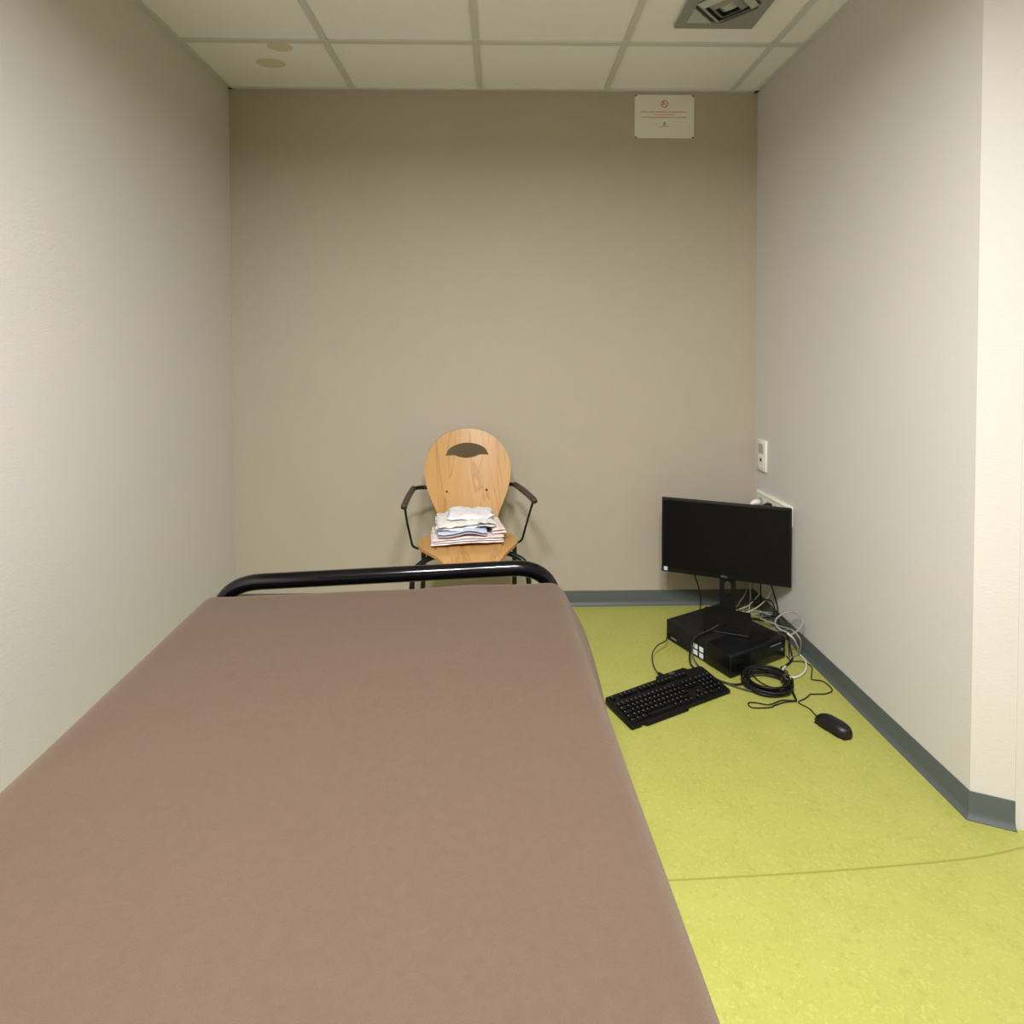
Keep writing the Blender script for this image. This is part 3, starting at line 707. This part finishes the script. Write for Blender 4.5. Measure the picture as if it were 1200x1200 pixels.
bm = bmesh.new(); sweep(bm, [(.872, 2.588, .248), (.8745, 2.596, .226), (.8765, 2.601, .216)], [.008, .007, .0035], 12); o = link('cable_plug', bm, PLASTIC, None, True); tag(o, 'small black plug under the left half of the monitor', 'plug')
cable('cable', [(1.06, 2.53, .26), (1.085, 2.55, .222), (1.114, 2.6, .154), (1.111, 2.62, .112), (1.096, 2.64, .069), (1.099, 2.66, .036), (1.132, 2.64, .025), (1.17, 2.6, .027), (1.167, 2.5, .06), (1.159, 2.42, .079)], .0026, CABLEG, 'thin grey cable dropping behind the monitor stand')
cable('cable', [(1.15, 2.300, .006), (1.146, 2.262, .006), (1.110, 2.230, .006), (1.085, 2.205, .006), (1.098, 2.190, .006), (1.084, 2.168, .006), (1.062, 2.160, .006), (1.035, 2.180, .006)], .0022, CABLEB, 'thin black wavy cable on the floor between computer and white cable')
rnd = random.Random(5)
cable('cable', [(1.02, 2.60, .012), (1.07, 2.57, .04), (1.12, 2.52, .09), (1.16, 2.47, .095), (1.19, 2.52, .08), (1.15, 2.58, .05), (1.10, 2.56, .03), (1.13, 2.48, .04), (1.18, 2.42, .05), (1.19, 2.37, .08)], .0026, CABLEG, 'grey cable tangled in the corner behind the computer')
cable('cable', [(1.04, 2.66, .01), (1.09, 2.62, .06), (1.15, 2.60, .10), (1.20, 2.55, .12), (1.19, 2.49, .10), (1.14, 2.47, .07), (1.10, 2.53, .05), (1.15, 2.55, .04), (1.195, 2.46, .09), (1.19, 2.38, .10)], .003, CABLEB, 'black cable tangled in the corner behind the computer')
cable('cable', [(1.10, 2.70, .008), (1.15, 2.66, .05), (1.19, 2.62, .13), (1.208, 2.58, .19), (1.205, 2.56, .15), (1.18, 2.60, .08), (1.14, 2.64, .03), (1.08, 2.66, .008)], .0024, CABLEW, 'off-white thin cable looping up the wall corner behind the monitor')
# coil of thick black cable tied with velcro
co = empty('cable_coil', (.978, 2.102, 0), 0, 'round coil of thick black cable on the floor in front of the computer', 'cable')
bm = bmesh.new(); pts = []
turns = 6; N = turns*36
for i in range(N+1):
    a = 2*PI*i/36; k = i/36
    rr = .076 + .011*math.sin(k*2.4) + .004*math.sin(a*2+k)
    pts.append((rr*math.cos(a+PI), .92*rr*math.sin(a+PI), .0048 + .0072*min(k, 5.2)*.75 + .003*math.sin(a+k)+.003))
pts = [(-.115, .010, .005), (-.105, .02, .005), (-.093, .016, .006)][:0] + pts
sweep(bm, pts, .0043, 8); link('coil_loops', bm, CABLEB, co, True)
bm = bmesh.new(); path = []
for k in range(24):
    t = 2*PI*k/24; path.append((.076+.021*math.cos(t), .004*math.sin(t)*0, .0225+.0215*math.sin(t)))
P = path; vs2 = []
for (x, y, z) in P: vs2.append((bm.verts.new((x, y-.009, z)), bm.verts.new((x, y+.009, z))))
for k in range(24): a_, b_ = vs2[k], vs2[(k+1) % 24]; bm.faces.new([a_[0], a_[1], b_[1], b_[0]])
o = link('velcro_tie', bm, VELCRO, co, True); tag(o, 'brown velcro tie')
cinv = Matrix.Translation((-.978, -2.102, 0))
cable('cable_end', [(1.052, 2.085, .028), (1.049, 2.065, .020), (1.046, 2.04, .012), (1.042, 2.012, .006)], .0040, CABLEB, None, co, cinv)
cable('inner_strand', [(.945, 2.17, .02), (.96, 2.13, .006), (.99, 2.09, .005), (1.04, 2.075, .01)], .0022, CABLEB, None, co, cinv)

# ---------------------------------------------------------------- wall plates
wr = math.atan2(1, -.0141)-PI/2                   # rotation of right wall frame
def wallframe(y): return (WX(y)-.0004, y, 0)
sw = empty('wall_switch', (WX(2.70)-.0004, 2.70, 0), wr, 'tall white two part switch and outlet plate on the right wall near the corner', 'switch')
bm = bmesh.new(); box(bm, -.012, 0, -.043, .043, .672, .818, .003, 2); link('plate', bm, SOCKET, sw, True, 30)
bm = bmesh.new(); box(bm, -.0145, -.011, -.024, .024, .755, .800, .001, 1); link('rocker', bm, SOCKD, sw)
bm = bmesh.new(); box(bm, -.0135, -.011, -.026, .026, .685, .740, .001, 1); link('outlet_insert', bm, SOCKET, sw)
bm = bmesh.new(); box(bm, -.0140, -.0132, -.009, .009, .716, .730); link('outlet_opening', bm, DARK, sw)
sk = empty('wall_socket', (WX(2.583)-.0004, 2.583, 0), wr, 'long white socket block on the right wall half hidden by the monitor', 'socket')
bm = bmesh.new(); box(bm, -.014, 0, -.158, .158, .488, .576, .003, 2); link('plate', bm, SOCKET, sk, True, 30)
bm = bmesh.new(); box(bm, -.017, -.012, -.150, .150, .562, .570, .001, 1); link('ledge', bm, SOCKET, sk)
for k in range(4):
    y = -.112+.0745*k
    bm = bmesh.new()
    n_ = 24; A = [bm.verts.new((-.0145, y+.021*math.cos(2*PI*j/n_), .527+.021*math.sin(2*PI*j/n_))) for j in range(n_)]
    B = [bm.verts.new((-.0148, y+.021*math.cos(2*PI*j/n_), .527+.021*math.sin(2*PI*j/n_))) for j in range(n_)]
    for j in range(n_): bm.faces.new([A[j], A[(j+1) % n_], B[(j+1) % n_], B[j]])
    bm.faces.new(B); link('outlet', bm, SOCKD, sk)
for (y, m_, lab, col) in ((.122, SOCKET, 'white mains plug in the socket block at its far end', 0), (.008, CABLEB, 'black mains plug in the middle of the socket block', 1)):
    t = empty('mains_plug', (WX(2.583)-.0158, 2.583+y, .522 if not col else .534), wr, lab, 'plug')
    bm = bmesh.new()
    sweep(bm, [(-.001, 0, 0), (-.02, 0, 0), (-.032, 0, -.004), (-.040, 0, -.014), (-.042, 0, -.028)], [.014, .014, .011, .008, .005], 18); link('plug_body', bm, m_, t, True)
    bm = bmesh.new(); sweep(bm, catmull([(-.042, 0, -.026), (-.041, .006, -.10), (-.035, .02, -.25), (-.03, .03, -.38), (-.032, .02, -.47), (-.05, .0, -.525)], 6), .003, 8); link('cord', bm, CABLEW if not col else CABLEB, t, True)

# ---------------------------------------------------------------- sign on the back wall
sg = empty('notice_sign', (.7815, ZB-.0006, 2.3525), 0, 'small white notice with red print pinned high on the back wall', 'sign')
bm = bmesh.new(); box(bm, -.1425, .1425, -.003, 0, -.102, .103); link('board', bm, PAPER, sg)
for x in (-.137, .137):
    for z in (-.0985, .0985):
        bm = bmesh.new(); cyl(bm, 0, 0, 0, .003, .0045, 14, r1=.003); o = link('pin', bm, PIN, sg, True, 40); o.rotation_euler = (PI/2, 0, 0); o.location = (x, -.003, z)
bm = bmesh.new()
def ring_(bm, cx, cz, ro, ri, y=-.0034, n=32):
    A = [bm.verts.new((cx+ro*math.cos(2*PI*k/n), y, cz+ro*math.sin(2*PI*k/n))) for k in range(n)]
    B = [bm.verts.new((cx+ri*math.cos(2*PI*k/n), y, cz+ri*math.sin(2*PI*k/n))) for k in range(n)]
    for k in range(n): bm.faces.new([A[k], A[(k+1) % n], B[(k+1) % n], B[k]])
ring_(bm, 0, .060, .0175, .0135)
def strip(bm, x0, z0_, x1, z1_, wd, y=-.0035):
    d = Vector((x1-x0, z1_-z0_)).normalized(); nx, nz = -d.y*wd/2, d.x*wd/2
    bm.faces.new([bm.verts.new(p) for p in ((x0+nx, y, z0_+nz), (x1+nx, y, z1_+nz), (x1-nx, y, z1_-nz), (x0-nx, y, z0_-nz))])
strip(bm, -.010, .070, .010, .050, .0035); strip(bm, -.006, .054, -.004, .068, .003); strip(bm, -.004, .068, .006, .064, .003, -.0036)
strip(bm, -.006, .084, -.001, .0775, .002, -.0036)
link('red_symbol', bm, RED, sg)
rnd = random.Random(2)
for (zc, hwid) in ((.0225, .112), (.0095, .051), (-.003, .108)):   # lines of print too small to read in the photograph
    bm = bmesh.new(); x = -hwid
    while x < hwid-.006:
        L = rnd.uniform(.006, .019); xe = min(x+L, hwid); xx = x
        while xx < xe-.001:
            w1 = rnd.uniform(.0010, .0017); hh = rnd.choice((.0045, .0045, .0055))
            strip(bm, xx, zc, min(xx+w1, xe), zc, hh*.85); xx += w1+.0006
        x = xe+.0025
    link('red_print_line', bm, RED, sg)
bm = bmesh.new()
strip(bm, -.006, -.040, .004, -.026, .0045); strip(bm, -.004, -.040, .006, -.040, .004, -.0036); strip(bm, 0, -.034, .007, -.026, .003, -.0037)
x = -.024
while x < .024: strip(bm, x, -.047, x+.0014, -.047, .003); x += .0022
link('grey_emblem', bm, GREYP, sg)

# fittings carried by a part rather than by the whole thing
def under(root, parent_name, *names):
    par = [c for c in root.children if c.name.split('.')[0] == parent_name][0]
    for c in list(root.children):
        if c.name.split('.')[0] in names and c is not par: c.parent = par
under(mon, 'housing', 'screen', 'brand_mark', 'sticker')
under(mon, 'stand_base', 'base_front_edge')
under(pc, 'front_bezel', 'vent_grille', 'drive_slot', 'power_button')
under(pc, 'case', 'logo_sticker', 'name_plate', 'rubber_foot')
under(kb, 'body', 'brand_mark', 'foot'); under(kb, 'cord', 'strain_relief')
under(mo, 'shell', 'scroll_wheel')
under(co, 'coil_loops', 'velcro_tie')
under(sw, 'plate', 'rocker', 'outlet_insert', 'outlet_opening'); under(sk, 'plate', 'ledge', 'outlet')
under(sg, 'board', 'pin', 'red_symbol', 'red_print_line', 'grey_emblem')
under(vt, 'frame', 'corner_plate')
